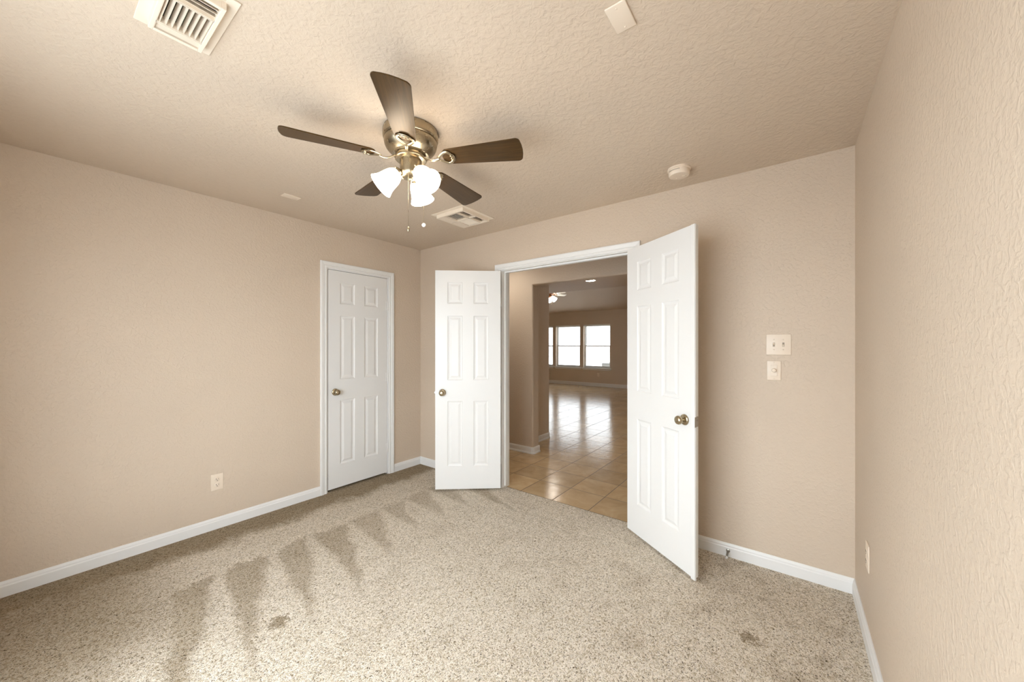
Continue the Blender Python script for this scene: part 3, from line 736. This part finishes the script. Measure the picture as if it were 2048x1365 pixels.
    for ang in shades_deg:
        a = math.radians(ang); d = Vector((math.cos(a), math.sin(a), 0)); ax = (d*.72+Vector((0, 0, -.70))).normalized()
        base = d*.043+Vector((0, 0, z0-.198))
        q = ax.to_track_quat('Z', 'Y').to_matrix().to_4x4()
        bm = bmesh.new(); lathe(bm, [(.010, 0), (.010, .012), (.0215, .016), (.0275, .022), (.0280, .034), (.0255, .036), (0, .036)], 24, Matrix.Translation(base) @ q)
        ft = obj('light_fitter', bm, metal, o, True)
        for k in range(3):
            aa = 2*PI*k/3
            bm = bmesh.new(); lathe(bm, [(0, .0395), (.0028, .038), (.0028, .030), (0, .0295)], 8, Matrix.Translation(base) @ q @ Matrix.Translation((0, 0, .029)) @ Matrix.Rotation(aa, 4, 'Z') @ Matrix.Rotation(PI/2, 4, 'X')); obj('thumb_screw', bm, metal, ft)
        bm = bmesh.new(); lathe(bm, BELL, 40, None, cap=False)
        s_ = obj('glass_shade', bm, shade_mat, ft, True, angle=False); s_.matrix_local = Matrix.Translation(base+ax*.030) @ q
    if chains:
        for (px, py, ztop, zbot, kind) in chains:
            bm = bmesh.new(); n = 44
            tube(bm, [(px, py, ztop), (px, py, zbot)], .0009, 6, up=Vector((0, 1, 0)))
            for i in range(n): 
                zz = lerp(ztop, zbot, i/(n-1)); lathe(bm, [(0, zz+.0014), (.0015, zz), (0, zz-.0014)], 6, Matrix.Translation((px, py, 0)))
            c = obj('pull_chain', bm, 'nickel', o)
            bm = bmesh.new()
            if kind == 'disc':
                lathe(bm, [(0, .0026), (.0085, .0022), (.0105, 0), (.0085, -.0022), (0, -.0026)], 24, Matrix.Translation((px, py, zbot-.010)) @ Matrix.Rotation(YAW, 4, 'Z') @ Matrix.Rotation(PI/2, 4, 'X')); obj('chain_fob', bm, 'rubber', c, True)
            else:
                lathe(bm, [(0, zbot+.002), (.0025, zbot), (.0058, zbot-.008), (.0060, zbot-.016), (.0035, zbot-.024), (0, zbot-.026)], 14, Matrix.Translation((px, py, 0))); obj('chain_fob', bm, 'nickel', c, True)
    return o
YD = math.degrees(YAW)
FC = (1.836, -1.540, H)
def camxy(l, d): return (l*math.cos(YAW)-d*math.sin(YAW), l*math.sin(YAW)+d*math.cos(YAW))
ch1 = camxy(.002, -.052); ch2 = camxy(.058, .030)
fan(FC, 0, [YD-10+72*k for k in range(5)], [YD-40, YD+80, YD+200],
    'champagne metal ceiling fan with five dark walnut blades and three lit bell shades', 'nickel', 'wood', 'shade',
    chains=[(ch1[0], ch1[1], -.225, -.500, 'drop'), (ch2[0], ch2[1], -.215, -.455, 'disc')])

# living room: second fan on a rod and a recessed downlight
fan((-1.75, 5.70, 3.335), 0, [YD+25+72*k for k in range(5)], [YD-30, YD+90, YD+210],
    'pale-bladed ceiling fan with lit shades far beyond the hall opening', 'bronze', 'maple', 'shade_far', R=.50, shade_s=1.15, rod=.475,
    chains=[(.0, -.055, -.70, -.93, 'drop'), (.06, .02, -.70, -.87, 'drop')])
def downlight(loc, label):
    dl = empty('recessed_light', loc); tag(dl, label, 'recessed light', 'recessed ceiling lights')
    bm = bmesh.new(); lathe(bm, [(.098, 0), (.096, -.006), (.078, -.008), (.074, -.003), (.074, 0)], 40, None, False); obj('trim_ring', bm, 'vinyl', dl, True)
    bm = bmesh.new(); lathe(bm, [(.076, -.002), (.076, -.005), (0, -.009)], 40); obj('lens', bm, 'lens', dl, True)
downlight((0.707, 2.974, H), 'round lit recessed ceiling light beyond the hall opening')
for x, y in ((2.6, 2.974), (-1.3, 2.974), (0.45, 0.58), (4.2, 2.2), (-3.0, 2.6)): downlight((x, y, H), 'unseen recessed ceiling light added for brightness beyond the doors')  # unseen lamps added to brighten; the hall one's spot follows its wall's glow

# ------------------------------------------------------------------ windows
def window(name, x0, x1, z0, z1, yw, sgn, depth, label, sill=True):
    """yw: room face of the wall; sgn: +1 when outside lies at greater y"""
    o = empty(name, ((x0+x1)/2, yw, z0)); o['kind'] = 'structure'; o['label'] = label; o['category'] = 'window'
    hw = (x1-x0)/2; h = z1-z0
    Y = lambda d: sgn*d
    def bx(bm, xa, xb, da, db, za, zb, r=.002): rbox(bm, (xa, min(Y(da), Y(db)), za), (xb, max(Y(da), Y(db)), zb), r, 1)
    fd0, fd1 = depth-.07, depth-.005
    bm = bmesh.new(); f = .030
    bx(bm, -hw, -hw+f, fd0, fd1, 0, h); bx(bm, hw-f, hw, fd0, fd1, 0, h); bx(bm, -hw+.001, hw-.001, fd0+.0006, fd1-.0006, h-f, h-.0005); bx(bm, -hw+.001, hw-.001, fd0+.0006, fd1-.0006, .0005, f)
    fr = obj('frame', bm, 'vinyl', o)
    mid = h*.505
    for nm, za, zb, da, db in (('upper_sash', mid-.02, h-f, fd0+.034, fd1-.006), ('lower_sash', f, mid+.02, fd0+.004, fd0+.030)):
        bm = bmesh.new(); s = .026
        bx(bm, -hw+f, -hw+f+s, da, db, za, zb); bx(bm, hw-f-s, hw-f, da, db, za, zb); bx(bm, -hw+f+.001, hw-f-.001, da+.0006, db-.0006, za+.0005, za+s+.006); bx(bm, -hw+f+.001, hw-f-.001, da+.0006, db-.0006, zb-s-.006, zb-.0005)
        sh = obj(nm, bm, 'vinyl', o)
        bm = bmesh.new(); dm_ = (da+db)/2; bx(bm, -hw+f+s-.004, hw-f-s+.004, dm_-.002, dm_+.002, za+s, zb-s, .0003); obj('pane', bm, 'pane', sh)
    if sill:
        bm = bmesh.new(); bx(bm, -hw-.055, hw+.055, -.045, 0.0, -.022, 0.0, .004); bx(bm, -hw+.001, hw-.001, 0.0, fd0, -.0215, 0.0, .001); sl = obj('sill', bm, 'trim', o)
        bm = bmesh.new(); P = [(-hw-.050, -.022), (hw+.050, -.022), (hw+.005, -.075), (-hw-.005, -.075)]
        A = [bm.verts.new((x, Y(-.034) if z > -.05 else Y(-.010), z)) for x, z in P]; B = [bm.verts.new((x, Y(0), z)) for x, z in P]
        bm.faces.new(A); bm.faces.new(B[::-1])
        for i in range(4): bm.faces.new((A[i], A[(i+1) % 4], B[(i+1) % 4], B[i]))
        obj('apron', bm, 'trim', sl)
        bm = bmesh.new(); bx(bm, -hw-.006, hw-.002, .004, .044, h-.050, h-.004, .003); obj('blind_headrail', bm, 'vinyl', o)
    return o
wl = ['double-hung living room window half hidden by the hall wall', 'double-hung living room window, middle of the three', 'double-hung living room window above the small outlet']
for i, (a, b) in enumerate(FWIN): window('window_%d' % (i+1), a, b, FZ0, FZ1, YF, 1, 0.15, wl[i])
window('window_4', RWIN[0], RWIN[1], RWIN[2], RWIN[3], REAR, -1, 0.11, 'wide bedroom window behind the camera', sill=False)

# ------------------------------------------------------------------ outside the living room windows
bm = bmesh.new(); box(bm, (-22, YF+0.25, -0.30), (12, 40, -0.15)); struct(obj('ground_patio', bm, 'patio'), 'bright pale patio outside the far windows', 'patio')
ac = empty('air_conditioner', (-1.86, 10.60, -0.15)); tag(ac, 'grey outdoor air conditioner unit seen through the window by the doors', 'air conditioner')
bm = bmesh.new(); rbox(bm, (-.38, -.38, 0), (.38, .38, .84), .02, 2); obj('cabinet', bm, 'unit', ac)
bm = bmesh.new()
for k in range(9): rbox(bm, (-.34, -.392, .10+k*.08), (.34, -.378, .13+k*.08), .003, 1)
obj('louvers', bm, plain('pale_louvers', (.22, .22, .21), .6), ac)
